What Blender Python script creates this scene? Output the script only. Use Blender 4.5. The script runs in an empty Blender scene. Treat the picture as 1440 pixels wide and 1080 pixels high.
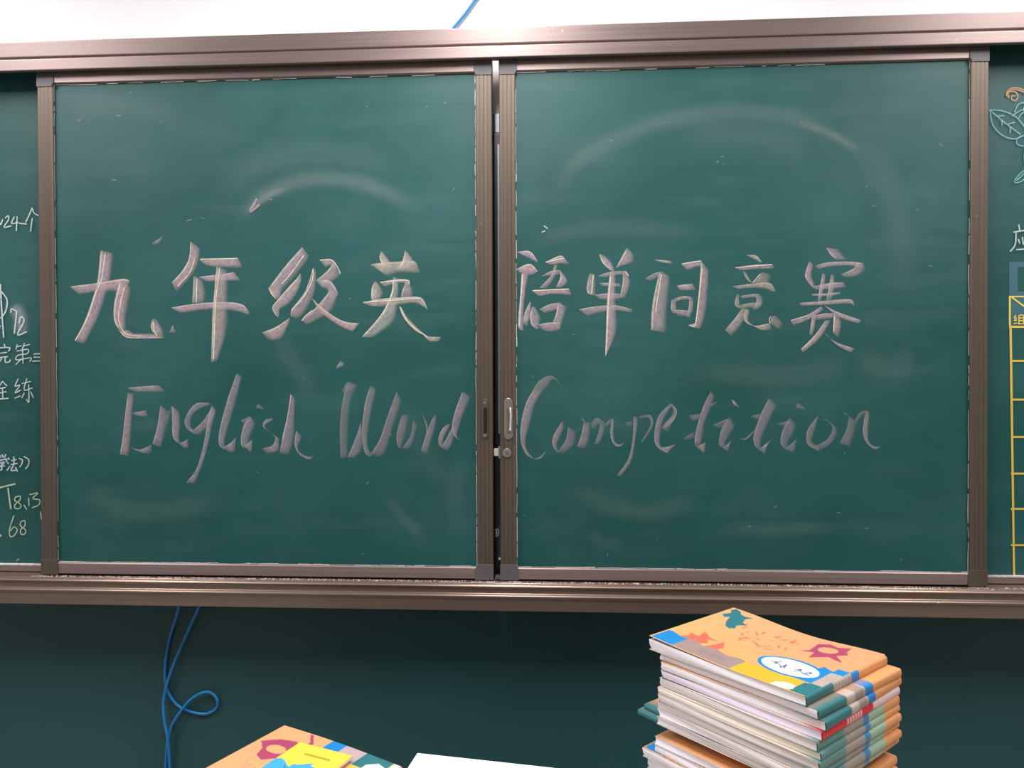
import bpy, bmesh, math, random
from mathutils import Vector, Matrix

random.seed(7)
scene = bpy.context.scene
COL = scene.collection

# ------------------------------------------------------------------ camera
Z0 = 1.49
CAM = Vector((0.0, -1.7367, Z0))
YAW, PITCH, ROLL, F = -.0585, -.0100, -.0031, 1050.0
def basis():
    cy, sy, cp, sp = math.cos(YAW), math.sin(YAW), math.cos(PITCH), math.sin(PITCH)
    f = Vector((sy*cp, cy*cp, sp)); r = Vector((cy, -sy, 0)); u = r.cross(f)
    c, s = math.cos(ROLL), math.sin(ROLL)
    return r*c + u*s, u*c - r*s, f
CR, CU, CF = basis()
cd = bpy.data.cameras.new('camera'); cam = bpy.data.objects.new('camera', cd); COL.objects.link(cam)
cd.sensor_width = 36; cd.lens = F/1440*36; cd.clip_start = .05
cam.matrix_world = Matrix(((CR.x, CU.x, -CF.x, CAM.x), (CR.y, CU.y, -CF.y, CAM.y), (CR.z, CU.z, -CF.z, CAM.z), (0, 0, 0, 1)))
scene.camera = cam

# ------------------------------------------------------------------ world, view, lamps
w = bpy.data.worlds.new('world'); scene.world = w; w.use_nodes = True
w.node_tree.nodes['Background'].inputs[0].default_value = (.80, .88, 1.0, 1)
w.node_tree.nodes['Background'].inputs[1].default_value = .03
scene.view_settings.view_transform = 'Standard'; scene.view_settings.look = 'None'
scene.view_settings.gamma = 1; scene.view_settings.use_curve_mapping = False
scene.view_settings.exposure = 0.0
CEIL = 3.15
LAMP_Z = 2.86
LAMP_P = 37.0
REAR_P = 4.0
LAMPS = [(-1.93, -.98, LAMP_P), (-.18, -.98, LAMP_P), (1.58, -.98, LAMP_P),
         (-1.93, -4.3, REAR_P), (-.18, -4.3, REAR_P), (1.58, -4.3, REAR_P)]

# ------------------------------------------------------------------ helpers
def at(px, py, Y=None, z=None):
    """a point on the plane y=Y (or z=z) read off the photograph"""
    d = CF*F + CR*(px-720) - CU*(py-540)
    t = (z-CAM.z)/d.z if z is not None else (Y-CAM.y)/d.y
    return CAM + d*t
def origin_of(o):
    p = Vector((0, 0, 0))
    while o: p += o.location; o = o.parent
    return p
def link(name, me, parent=None, mat=None, **props):
    o = bpy.data.objects.new(name, me); COL.objects.link(o)
    if parent: o.parent = parent
    if mat:
        for m in (mat if isinstance(mat, (list, tuple)) else [mat]): me.materials.append(m)
    for k, v in props.items(): o[k] = v
    return o
def empty(name, loc, label, cat, group=None, rz=0):
    o = bpy.data.objects.new(name, None); COL.objects.link(o); o.location = loc; o.rotation_euler.z = rz
    o.empty_display_size = .05; o['label'] = label; o['category'] = cat
    if group: o['group'] = group
    return o
def fin(name, bm, mat, parent=None, smooth=False, bevel=0, **props):
    """bmesh in world coordinates -> one object (parents have no rotation here)"""
    bmesh.ops.recalc_face_normals(bm, faces=bm.faces)
    off = origin_of(parent)
    for v in bm.verts: v.co -= off
    me = bpy.data.meshes.new(name); bm.to_mesh(me); bm.free()
    if smooth:
        for p in me.polygons: p.use_smooth = True
    o = link(name, me, parent, mat, **props)
    if bevel:
        b = o.modifiers.new('bevel', 'BEVEL'); b.width = bevel; b.segments = 2; b.limit_method = 'ANGLE'
    return o
def box(bm, a, b):
    x0, y0, z0 = a; x1, y1, z1 = b
    v = [bm.verts.new(p) for p in ((x0,y0,z0),(x1,y0,z0),(x1,y1,z0),(x0,y1,z0),(x0,y0,z1),(x1,y0,z1),(x1,y1,z1),(x0,y1,z1))]
    for f in ((0,1,2,3),(4,5,6,7),(0,1,5,4),(1,2,6,5),(2,3,7,6),(3,0,4,7)): bm.faces.new([v[i] for i in f])
def boxo(name, a, b, mat, parent=None, bevel=0, **k):
    bm = bmesh.new(); box(bm, a, b); return fin(name, bm, mat, parent, bevel=bevel, **k)
def extrude(bm, prof, axis, a, b, segs=1):
    """closed profile; axis 'x': prof=(y,z) swept along x; axis 'z': prof=(x,y) swept along z"""
    rings = []
    for i in range(segs+1):
        t = a+(b-a)*i/segs
        rings.append([bm.verts.new((t, p[0], p[1]) if axis == 'x' else (p[0], p[1], t) if axis == 'z' else (p[0], t, p[1])) for p in prof])
    n = len(prof)
    for r0, r1 in zip(rings, rings[1:]):
        for i in range(n): bm.faces.new((r0[i], r0[(i+1) % n], r1[(i+1) % n], r1[i]))
    bm.faces.new(rings[0]); bm.faces.new(list(reversed(rings[-1])))
def zr(z): return z+Z0          # heights measured from the lens level
def smooth_path(pts, n=12, closed=False):
    """Catmull-Rom through the points"""
    P = [Vector(p) for p in pts]
    if len(P) < 3: return [P[0].lerp(P[-1], i/n) for i in range(n+1)]
    out = []
    for i in range(len(P)-1):
        p0 = P[i-1] if i else P[0]*2-P[1]; p1, p2 = P[i], P[i+1]; p3 = P[i+2] if i+2 < len(P) else P[-1]*2-P[-2]
        for k in range(n):
            t = k/n
            out.append(.5*((2*p1)+(p2-p0)*t+(2*p0-5*p1+4*p2-p3)*t*t+(3*p1-p0-3*p2+p3)*t**3))
    out.append(P[-1]); return out
def resample(P, n):
    L = [0]
    for a, b in zip(P, P[1:]): L.append(L[-1]+(b-a).length)
    out = []; j = 0
    for i in range(n+1):
        s = L[-1]*i/n
        while j < len(P)-2 and L[j+1] < s: j += 1
        d = L[j+1]-L[j]; out.append(P[j].lerp(P[j+1], (s-L[j])/d if d > 1e-9 else 0))
    return out
def tube(name, pts, rad, mat, parent=None, n=10, sides=10, **k):
    P = smooth_path(pts, n); bm = bmesh.new(); rings = []
    for i, p in enumerate(P):
        t = (P[min(i+1, len(P)-1)]-P[max(i-1, 0)]).normalized()
        a = t.cross(Vector((0, 1, 0)));  a = a.normalized() if a.length > 1e-4 else Vector((1, 0, 0)); b = t.cross(a)
        rings.append([bm.verts.new(p+(a*math.cos(q)+b*math.sin(q))*rad) for q in (2*math.pi*j/sides for j in range(sides))])
    for r0, r1 in zip(rings, rings[1:]):
        for j in range(sides): bm.faces.new((r0[j], r0[(j+1) % sides], r1[(j+1) % sides], r1[j]))
    bm.faces.new(rings[0]); bm.faces.new(list(reversed(rings[-1])))
    return fin(name, bm, mat, parent, smooth=True, **k)
def disc(bm, c, r, y0, y1, n=24, rx=1.0):
    A = [bm.verts.new((c[0]+r*rx*math.cos(2*math.pi*i/n), y0, c[1]+r*math.sin(2*math.pi*i/n))) for i in range(n)]
    B = [bm.verts.new((v.co.x, y1, v.co.z)) for v in A]
    bm.faces.new(A); bm.faces.new(list(reversed(B)))
    for i in range(n): bm.faces.new((A[i], A[(i+1) % n], B[(i+1) % n], B[i]))

# ------------------------------------------------------------------ materials
def mat(name):
    m = bpy.data.materials.new(name); m.use_nodes = True
    nt = m.node_tree; return m, nt, nt.nodes['Principled BSDF']
def N(nt, kind, **k):
    n = nt.nodes.new(kind)
    for a, b in k.items(): setattr(n, a, b)
    return n
def plain(name, col, rough=.5, metal=0, noise=0, scale=40, bump=0, stretch=None):
    m, nt, b = mat(name)
    b.inputs['Base Color'].default_value = (*col, 1); b.inputs['Roughness'].default_value = rough; b.inputs['Metallic'].default_value = metal
    if noise or bump:
        tc = N(nt, 'ShaderNodeTexCoord'); mp = N(nt, 'ShaderNodeMapping'); ns = N(nt, 'ShaderNodeTexNoise')
        ns.inputs['Scale'].default_value = scale; ns.inputs['Detail'].default_value = 5
        if stretch: mp.inputs['Scale'].default_value = stretch
        nt.links.new(tc.outputs['Object'], mp.inputs[0]); nt.links.new(mp.outputs[0], ns.inputs[0])
        if noise:
            mx = N(nt, 'ShaderNodeMix', data_type='RGBA')
            mx.inputs[6].default_value = (*[c*(1-noise) for c in col], 1); mx.inputs[7].default_value = (*[min(1, c*(1+noise)) for c in col], 1)
            nt.links.new(ns.outputs[0], mx.inputs[0]); nt.links.new(mx.outputs[2], b.inputs['Base Color'])
        if bump:
            bp = N(nt, 'ShaderNodeBump'); bp.inputs['Strength'].default_value = bump; bp.inputs['Distance'].default_value = .002
            nt.links.new(ns.outputs[0], bp.inputs['Height']); nt.links.new(bp.outputs[0], b.inputs['Normal'])
    return m
M = {}
M['wall'] = plain('white_wall_paint', (.92, .92, .92), .8, noise=.03, scale=6, bump=.05)
M['ceiling'] = plain('ceiling_paint', (.85, .85, .85), .9, noise=.02)
M['floor'] = plain('floor_tile', (.32, .30, .27), .35, noise=.12, scale=5)
M['dado'] = plain('green_dado_paint', (.019, .086, .092), .5, noise=.22, scale=2.2, bump=.05)
M['black'] = plain('black_plastic', (.012, .012, .014), .35, noise=.1)
M['screen'] = plain('screen_glass', (.006, .006, .007), .1, noise=.1)
M['silver'] = plain('grey_aluminium', (.26, .27, .32), .4, .6, noise=.08, scale=20)
M['lampbody'] = plain('white_enamel', (.8, .8, .8), .4, noise=.03)
M['desk'] = plain('desk_laminate', (.42, .30, .20), .45, noise=.15, scale=8, stretch=(1, 9, 1))
M['cream'] = plain('cream_nylon', (.55, .52, .42), .5, noise=.1)
M['cable'] = plain('blue_cable_sheath', (.018, .24, .62), .38, noise=.1, scale=60)
M['corner_plastic'] = plain('grey_corner_plastic', (.115, .10, .105), .5, noise=.1, scale=60)
M['chrome'] = plain('worn_chrome', (.55, .48, .46), .28, .9, noise=.15, scale=120)
M['paper'] = plain('white_paper', (.93, .93, .95), .75, noise=.01)

def metal(name, col, rough, st, tan=(1, 0, 0)):
    """brushed bronze anodised aluminium; st stretches the brushing along the bar"""
    m, nt, b = mat(name)
    b.inputs['Metallic'].default_value = .72; b.inputs['Anisotropic'].default_value = .5
    cx = N(nt, 'ShaderNodeCombineXYZ')
    for i_ in range(3): cx.inputs[i_].default_value = tan[i_]
    nt.links.new(cx.outputs[0], b.inputs['Tangent'])
    tc = N(nt, 'ShaderNodeTexCoord'); mp = N(nt, 'ShaderNodeMapping'); mp.inputs['Scale'].default_value = st
    ns = N(nt, 'ShaderNodeTexNoise'); ns.inputs['Scale'].default_value = 60; ns.inputs['Detail'].default_value = 6
    nt.links.new(tc.outputs['Object'], mp.inputs[0]); nt.links.new(mp.outputs[0], ns.inputs[0])
    mx = N(nt, 'ShaderNodeMix', data_type='RGBA')
    mx.inputs[6].default_value = (*[c*.8 for c in col], 1); mx.inputs[7].default_value = (*[c*1.2 for c in col], 1)
    nt.links.new(ns.outputs[0], mx.inputs[0])
    # scattered chalk scuffs
    n2 = N(nt, 'ShaderNodeTexNoise'); n2.inputs['Scale'].default_value = 45; n2.inputs['Detail'].default_value = 3
    nt.links.new(tc.outputs['Object'], n2.inputs[0])
    rp = N(nt, 'ShaderNodeValToRGB'); rp.color_ramp.elements[0].position = .74; rp.color_ramp.elements[1].position = .80
    nt.links.new(n2.outputs[0], rp.inputs[0])
    m2 = N(nt, 'ShaderNodeMix', data_type='RGBA'); m2.inputs[7].default_value = (.6, .52, .5, 1)
    nt.links.new(rp.outputs[0], m2.inputs[0]); nt.links.new(mx.outputs[2], m2.inputs[6]); nt.links.new(m2.outputs[2], b.inputs['Base Color'])
    mr = N(nt, 'ShaderNodeMapRange'); mr.inputs[3].default_value = rough-.06; mr.inputs[4].default_value = rough+.08
    nt.links.new(ns.outputs[0], mr.inputs[0]); nt.links.new(mr.outputs[0], b.inputs['Roughness'])
    bp = N(nt, 'ShaderNodeBump'); bp.inputs['Strength'].default_value = .12; bp.inputs['Distance'].default_value = .001
    nt.links.new(ns.outputs[0], bp.inputs['Height']); nt.links.new(bp.outputs[0], b.inputs['Normal'])
    return m
BRONZE = (.31, .235, .22)
M['rail'] = metal('bronze_rail', BRONZE, .44, (.03, 1, 3), (0, 0, 1))
M['lower_rail'] = metal('bronze_lower_rail', (.29, .212, .172), .33, (.03, 1, 3), (0, 0, 1))
M['stile'] = metal('bronze_stile', (.175, .138, .108), .50, (3, 1, .03), (1, 0, 0))

def board_material(name, tint=1.0):
    m, nt, b = mat(name)
    tc = N(nt, 'ShaderNodeTexCoord')
    def noise(scale, st, det=5, dist=0.0):
        mp = N(nt, 'ShaderNodeMapping'); mp.inputs['Scale'].default_value = st
        n = N(nt, 'ShaderNodeTexNoise'); n.inputs['Scale'].default_value = scale; n.inputs['Detail'].default_value = det; n.inputs['Distortion'].default_value = dist
        nt.links.new(tc.outputs['Object'], mp.inputs[0]); nt.links.new(mp.outputs[0], n.inputs[0]); return n
    def ramp(n, a, b_, v0, v1):
        r = N(nt, 'ShaderNodeMapRange'); r.inputs[1].default_value = a; r.inputs[2].default_value = b_; r.inputs[3].default_value = v0; r.inputs[4].default_value = v1
        nt.links.new(n.outputs[0], r.inputs[0]); return r
    base = N(nt, 'ShaderNodeMix', data_type='RGBA')
    base.inputs[6].default_value = (.0055*tint, .071*tint, .061*tint, 1); base.inputs[7].default_value = (.0095*tint, .091*tint, .088*tint, 1)
    nt.links.new(ramp(noise(3, (1, 1, 1)), .3, .7, 0, 1).outputs[0], base.inputs[0])
    # wiped chalk haze: broad clouds and near-horizontal eraser streaks
    hz = N(nt, 'ShaderNodeMath', operation='MULTIPLY')
    nt.links.new(ramp(noise(2.6, (1, 1, 1.3), 7, .6), .38, .72, 0, 1).outputs[0], hz.inputs[0])
    nt.links.new(ramp(noise(9, (1, 1, 2.2), 6, .3), .30, .75, .15, 1).outputs[0], hz.inputs[1])
    st = N(nt, 'ShaderNodeMath', operation='MULTIPLY_ADD'); st.inputs[1].default_value = .075
    st2 = ramp(noise(8, (.5, 1, 2.6), 6, .5), .52, .9, 0, .07)
    nt.links.new(hz.outputs[0], st.inputs[0]); nt.links.new(st2.outputs[0], st.inputs[2])
    mx = N(nt, 'ShaderNodeMix', data_type='RGBA'); mx.inputs[7].default_value = (.30, .38, .40, 1)
    nt.links.new(st.outputs[0], mx.inputs[0]); nt.links.new(base.outputs[2], mx.inputs[6])
    # faint printed guide lines every 16 cm
    sp = N(nt, 'ShaderNodeSeparateXYZ'); nt.links.new(tc.outputs['Object'], sp.inputs[0])
    d = N(nt, 'ShaderNodeMath', operation='PINGPONG'); d.inputs[1].default_value = .0805
    ad = N(nt, 'ShaderNodeMath', operation='ADD'); ad.inputs[1].default_value = .0165
    nt.links.new(sp.outputs[2], ad.inputs[0]); nt.links.new(ad.outputs[0], d.inputs[0])
    lm = N(nt, 'ShaderNodeMapRange'); lm.inputs[1].default_value = .0006; lm.inputs[2].default_value = .0022; lm.inputs[3].default_value = .35; lm.inputs[4].default_value = 0
    nt.links.new(d.outputs[0], lm.inputs[0])
    ln = N(nt, 'ShaderNodeMath', operation='MULTIPLY'); nt.links.new(lm.outputs[0], ln.inputs[0])
    nt.links.new(ramp(noise(5, (.6, 1, 1)), .40, .62, 0, 1).outputs[0], ln.inputs[1])
    m3 = N(nt, 'ShaderNodeMix', data_type='RGBA'); m3.inputs[7].default_value = (.010, .045, .04, 1)
    nt.links.new(ln.outputs[0], m3.inputs[0]); nt.links.new(mx.outputs[2], m3.inputs[6])
    nt.links.new(m3.outputs[2], b.inputs['Base Color'])
    b.inputs['Roughness'].default_value = .50; b.inputs['Specular IOR Level'].default_value = .42
    return m
M['board'] = board_material('green_chalkboard')

def chalk_material():
    """chalk marks: colour and cover come from the stroke's own attribute, broken up by grain"""
    m, nt, b = mat('chalk_marks')
    at_ = N(nt, 'ShaderNodeAttribute', attribute_name='chalk')
    uv = N(nt, 'ShaderNodeUVMap', uv_map='UVMap')
    mp = N(nt, 'ShaderNodeMapping'); mp.inputs['Scale'].default_value = (14, 1.2, 1)
    n1 = N(nt, 'ShaderNodeTexNoise'); n1.inputs['Scale'].default_value = 1.0; n1.inputs['Detail'].default_value = 4
    nt.links.new(uv.outputs[0], mp.inputs[0]); nt.links.new(mp.outputs[0], n1.inputs[0])
    tc = N(nt, 'ShaderNodeTexCoord'); n2 = N(nt, 'ShaderNodeTexNoise'); n2.inputs['Scale'].default_value = 150; n2.inputs['Detail'].default_value = 4
    nt.links.new(tc.outputs['Object'], n2.inputs[0])
    r1 = N(nt, 'ShaderNodeMapRange'); r1.inputs[1].default_value = .3; r1.inputs[2].default_value = .68; r1.inputs[3].default_value = .78; r1.inputs[4].default_value = 1.08
    r2 = N(nt, 'ShaderNodeMapRange'); r2.inputs[1].default_value = .25; r2.inputs[2].default_value = .6; r2.inputs[3].default_value = .70; r2.inputs[4].default_value = 1.05
    nt.links.new(n1.outputs[0], r1.inputs[0]); nt.links.new(n2.outputs[0], r2.inputs[0])
    a = N(nt, 'ShaderNodeMath', operation='MULTIPLY'); nt.links.new(r1.outputs[0], a.inputs[0]); nt.links.new(r2.outputs[0], a.inputs[1])
    a2 = N(nt, 'ShaderNodeMath', operation='MULTIPLY', use_clamp=True); nt.links.new(a.outputs[0], a2.inputs[0]); nt.links.new(at_.outputs['Alpha'], a2.inputs[1])
    nt.links.new(at_.outputs['Color'], b.inputs['Base Color']); nt.links.new(a2.outputs[0], b.inputs['Alpha'])
    b.inputs['Roughness'].default_value = .95; b.inputs['Specular IOR Level'].default_value = .1
    return m
M['chalk'] = chalk_material()
m, nt, b = mat('tape_and_paint')
a = N(nt, 'ShaderNodeAttribute', attribute_name='chalk'); nt.links.new(a.outputs['Color'], b.inputs['Base Color']); b.inputs['Roughness'].default_value = .6
tc = N(nt, 'ShaderNodeTexCoord'); n = N(nt, 'ShaderNodeTexNoise'); n.inputs['Scale'].default_value = 80; nt.links.new(tc.outputs['Object'], n.inputs[0])
bp = N(nt, 'ShaderNodeBump'); bp.inputs['Strength'].default_value = .1; bp.inputs['Distance'].default_value = .001; nt.links.new(n.outputs[0], bp.inputs['Height']); nt.links.new(bp.outputs[0], b.inputs['Normal'])
M['paint'] = m

def attr_mat(name, rough, noise=.04):
    m, nt, b = mat(name)
    a = N(nt, 'ShaderNodeAttribute', attribute_name='print')
    tc = N(nt, 'ShaderNodeTexCoord'); n = N(nt, 'ShaderNodeTexNoise'); n.inputs['Scale'].default_value = 60
    nt.links.new(tc.outputs['Object'], n.inputs[0])
    hs = N(nt, 'ShaderNodeHueSaturation'); mr = N(nt, 'ShaderNodeMapRange'); mr.inputs[3].default_value = 1-noise*2; mr.inputs[4].default_value = 1+noise*2
    nt.links.new(n.outputs[0], mr.inputs[0]); nt.links.new(mr.outputs[0], hs.inputs['Value']); nt.links.new(a.outputs['Color'], hs.inputs['Color'])
    nt.links.new(hs.outputs[0], b.inputs['Base Color']); b.inputs['Roughness'].default_value = rough
    return m
M['cover'] = attr_mat('printed_cover', .38)
def pages_mat(name, col, dark):
    m, nt, b = mat(name)
    tc = N(nt, 'ShaderNodeTexCoord'); mp = N(nt, 'ShaderNodeMapping'); mp.inputs['Scale'].default_value = (1.5, 1.5, 420)
    n = N(nt, 'ShaderNodeTexNoise'); n.inputs['Scale'].default_value = 2; n.inputs['Detail'].default_value = 3
    nt.links.new(tc.outputs['Object'], mp.inputs[0]); nt.links.new(mp.outputs[0], n.inputs[0])
    mr = N(nt, 'ShaderNodeMapRange'); mr.inputs[1].default_value = .3; mr.inputs[2].default_value = .62
    nt.links.new(n.outputs[0], mr.inputs[0])
    mx = N(nt, 'ShaderNodeMix', data_type='RGBA'); mx.inputs[6].default_value = (*dark, 1); mx.inputs[7].default_value = (*col, 1)
    nt.links.new(mr.outputs[0], mx.inputs[0]); nt.links.new(mx.outputs[2], b.inputs['Base Color']); b.inputs['Roughness'].default_value = .85
    bp = N(nt, 'ShaderNodeBump'); bp.inputs['Strength'].default_value = .25; bp.inputs['Distance'].default_value = .001
    nt.links.new(n.outputs[0], bp.inputs['Height']); nt.links.new(bp.outputs[0], b.inputs['Normal'])
    return m
M['pages_white'] = pages_mat('white_pages', (.92, .88, .92), (.78, .73, .77))
M['pages_lilac'] = pages_mat('lilac_pages', (.86, .80, .95), (.74, .64, .78))
M['pages_grey'] = pages_mat('greyish_pages', (.78, .73, .72), (.55, .50, .49))
M['pages_cream'] = pages_mat('cream_pages', (.90, .83, .72), (.72, .64, .54))

# ------------------------------------------------------------------ room
WALLY = .105
def structure(name, a, b, m): return boxo(name, a, b, m, None, kind='structure')
X0, X1, Y1, YW = -3.9, 3.9, -7.5, WALLY
DADO = .94
bm = bmesh.new(); box(bm, (X0, YW, 0), (X1, YW+.2, CEIL))
fin('wall_front', bm, M['wall'], kind='structure')
boxo('trim_1', (X0, YW-.004, .12), (X1, YW+.001, DADO+.09), M['dado'], kind='structure', label='dark green painted lower wall below the chalkboard')
structure('floor', (X0, Y1, -.1), (X1, YW, 0), M['floor'])
structure('ceiling', (X0, Y1, CEIL), (X1, YW, CEIL+.1), M['ceiling'])
structure('wall_left', (X0-.2, Y1, 0), (X0, YW, CEIL), M['wall'])
structure('wall_right', (X1, Y1, 0), (X1+.2, YW, CEIL), M['wall'])
structure('wall_back', (X0, Y1-.2, 0), (X1, Y1, CEIL), M['wall'])

for i, (lx, ly, P) in enumerate(LAMPS):
    t = empty('hanging_lamp', (lx, ly, LAMP_Z), 'white hanging fluorescent batten over the ' + ('board end' if ly > -3 else 'rear') + ' of the classroom, ' + ('left', 'middle', 'right')[i % 3] + ' row', 'lamp', 'hanging fluorescent battens')
    boxo('lamp_housing', (lx-.05, ly-.62, LAMP_Z), (lx+.05, ly+.62, LAMP_Z+.04), M['lampbody'], t, bevel=.006)
    for q in (-.5, .5): boxo('hanging_rod', (lx-.004, ly+q-.004, LAMP_Z+.04), (lx+.004, ly+q+.004, CEIL), M['lampbody'], t)
    ld = bpy.data.lights.new('tube_light', 'AREA'); ld.shape = 'RECTANGLE'; ld.size = .085; ld.size_y = 1.2; ld.energy = P; ld.color = (1.0, .975, .985)
    lo = bpy.data.objects.new('tube_light', ld); COL.objects.link(lo); lo.parent = t; lo.location = (0, 0, -.006)

# ------------------------------------------------------------------ chalkboard frame with its fixed boards
XL, XR = -2.05, 2.12
ZB = zr(-.5394)
cb = empty('chalkboard_frame', (0, YW, ZB), 'long bronze aluminium chalkboard frame with rails above and below and fixed outer boards', 'chalkboard')
def round_poly(pts, r, k=3):
    out = []
    n = len(pts)
    for i in range(n):
        p = Vector(pts[i]); a = Vector(pts[i-1])-p; b = Vector(pts[(i+1) % n])-p
        q = min(r, a.length*.45, b.length*.45)
        A = p+a.normalized()*q; B = p+b.normalized()*q
        for j in range(k+1):
            t = j/k; out.append(((1-t)**2*A+2*t*(1-t)*p+t*t*B)[:])
    return out
tp = [(.046, .7955), (-.0345, .7955), (-.0305, .760), (-.0255, .7585), (-.0255, .7565), (-.0315, .7550), (-.0293, .7290), (-.0175, .7290), (-.0175, .7520), (.046, .7520)]
bm = bmesh.new(); extrude(bm, [(y, zr(z)) for y, z in round_poly(tp, .0022)], 'x', XL, XR); fin('top_rail', bm, M['rail'], cb)
bp_ = [(.046, -.4765), (-.0225, -.4765), (-.0225, -.4800), (-.0300, -.4790), (-.0330, -.4830), (-.0275, -.4875), (-.0270, -.5000), (-.0310, -.5005), (-.0355, -.5035), (-.0345, -.5085), (-.0315, -.5110), (-.0305, -.5394), (.046, -.5394)]
bm = bmesh.new(); extrude(bm, [(y, zr(z)) for y, z in round_poly(bp_, .0020)], 'x', XL, XR); fin('bottom_rail', bm, M['lower_rail'], cb)
for s in (0, 1):
    x = XL if s == 0 else XR
    boxo('side_post', (x-.03 if s == 0 else x, -.028, ZB), (x if s == 0 else x+.03, .046, zr(.7955)), M['stile'], cb, bevel=.002)
FY = .030
def fixed(xa, xb):
    o = boxo('fixed_board', (xa, FY, zr(-.4745)), (xb, .046, zr(.752)), M['board'], cb)
    boxo('board_ledge', (xa, FY-.012, zr(-.4745)), (xb, FY, zr(-.4595)), M['rail'], cb, bevel=.001)
    bm = bmesh.new(); box(bm, (xa, FY-.0118, zr(-.4595)), (xb, FY-.0002, zr(-.4575)))
    fin('chalk_dust', bm, M['dust'], cb, kind='stuff')
    return o
m, nt, b = mat('chalk_dust')
tc = N(nt, 'ShaderNodeTexCoord'); n = N(nt, 'ShaderNodeTexNoise'); n.inputs['Scale'].default_value = 90; n.inputs['Detail'].default_value = 4
nt.links.new(tc.outputs['Object'], n.inputs[0]); cr = N(nt, 'ShaderNodeValToRGB')
cr.color_ramp.elements[0].position = .3; cr.color_ramp.elements[0].color = (.42, .36, .36, 1); cr.color_ramp.elements[1].position = .65; cr.color_ramp.elements[1].color = (.78, .70, .70, 1)
nt.links.new(n.outputs[0], cr.inputs[0]); nt.links.new(cr.outputs[0], b.inputs['Base Color']); b.inputs['Roughness'].default_value = .95
M['dust'] = m
fixL = fixed(XL, -1.02); fixR = fixed(.80, XR)

# ------------------------------------------------------------------ chalk strokes
PROF = {'c': [(0, .25), (.035, .95), (.10, .90), (.2, .76), (.45, .70), (.65, .62), (.8, .45), (.92, .20), (1.06, 0)],      # side of the stick: crisp leading edge
        'p': [(0, 1.0), (1, 1.0)],
        'n': [(0, .0), (.12, .75), (.3, .9), (.7, .85), (.88, .65), (1, .0)],                                   # even mark
        'l': [(0, .2), (.25, 1.0), (.75, 1.0), (1, .2)],                                                       # thin line
        'd': [(0, 0), (.15, .25), (.35, .8), (.5, 1), (.65, .8), (.85, .25), (1, 0)],                           # wiped dust
        's': [(0, 1.0), (1, 1.0)]}
class Chalk:
    def __init__(s, Y, ox=0, oy=0, sc=1.0):
        s.Y = Y; s.ox = ox; s.oy = oy; s.sc = sc; s.v = []; s.f = []; s.c = []; s.u = []; s.k = 0; s.b = .0006
    def pt(s, p): return at(s.ox+p[0]/s.sc, s.oy+p[1]/s.sc, Y=s.Y)
    def stroke(s, A, B, prof='c', col=(.6, .5, .5), hi=None, al=1.0, a_end=1.0, n=None):
        PA = smooth_path([Vector((*p, 0)) for p in A], 8); PB = smooth_path([Vector((*p, 0)) for p in B], 8)
        L = sum((b-a).length for a, b in zip(PA, PA[1:]))/s.sc
        n = n or max(4, min(60, int(L/4)))
        PA, PB = resample(PA, n), resample(PB, n)
        pr = PROF[prof]; base = len(s.v); s.k += 1; off = -s.b-.0001*min(s.k, 18)
        hi = hi or col; sd = random.random()*50
        for i in range(n+1):
            te = i/n
            fade = (1+(a_end-1)*te)
            if prof in 'cn': fade *= min(1, .55+te*n*.25, .45+(n-i)*.3)
            if prof == 'd': fade *= min(1, te*5, (1-te)*5)
            for (t, a) in pr:
                q = PA[i].lerp(PB[i], t); p = s.pt((q.x, q.y)); s.v.append((p.x, p.y+off, p.z))
                h = max(0, 1-abs(t-.06)/.12) if prof == 'c' else 0
                s.c.append((*[c*(1-h)+d*h for c, d in zip(col, hi)], min(1, a*al*fade)))
                s.u.append((t+sd, te*L/22+sd))
        m = len(pr)
        for i in range(n):
            for j in range(m-1):
                a = base+i*m+j; s.f.append((a, a+1, a+m+1, a+m))
    def line(s, pts, wid, col, al=.9, prof='l'):
        """thin line of given width in photo pixels"""
        P = smooth_path([Vector((*p, 0)) for p in pts], 6) if len(pts) > 2 else [Vector((*p, 0)) for p in pts]
        A = []; B = []
        for i, p in enumerate(P):
            t = P[min(i+1, len(P)-1)]-P[max(i-1, 0)]
            if t.length < 1e-6: t = Vector((1, 0, 0))
            t.normalize(); nn = Vector((-t.y, t.x, 0))*wid*s.sc/2
            A.append(p+nn); B.append(p-nn)
        pr = PROF[prof]; base = len(s.v); s.k += 1; off = -s.b-.0001*min(s.k, 18); sd = random.random()*50; n = len(P)-1; m = len(pr); L = 0
        for i in range(n+1):
            if i: L += (P[i]-P[i-1]).length/s.sc
            fade = min(1, i*5/n, (n-i)*5/n) if prof == 'd' else 1
            for (t, a) in pr:
                q = A[i].lerp(B[i], t); p = s.pt((q.x, q.y)); s.v.append((p.x, p.y+off, p.z))
                s.c.append((*col, a*al*fade)); s.u.append((t+sd, L/22+sd))
        for i in range(n):
            for j in range(m-1):
                a = base+i*m+j; s.f.append((a, a+1, a+m+1, a+m))
    def build(s, name, parent, m='chalk', **props):
        off = origin_of(parent)
        me = bpy.data.meshes.new(name); me.from_pydata([(x-off.x, y-off.y, z-off.z) for x, y, z in s.v], [], s.f)
        ca = me.color_attributes.new('chalk', 'FLOAT_COLOR', 'POINT')
        for i, c in enumerate(s.c): ca.data[i].color = c
        ul = me.uv_layers.new(name='UVMap')
        for lp in me.loops: ul.data[lp.index].uv = s.u[lp.vertex_index]
        return link(name, me, parent, M[m], **props)
def P_(t): return [tuple(float(q) for q in p.split(',')) for p in t.split()]

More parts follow.
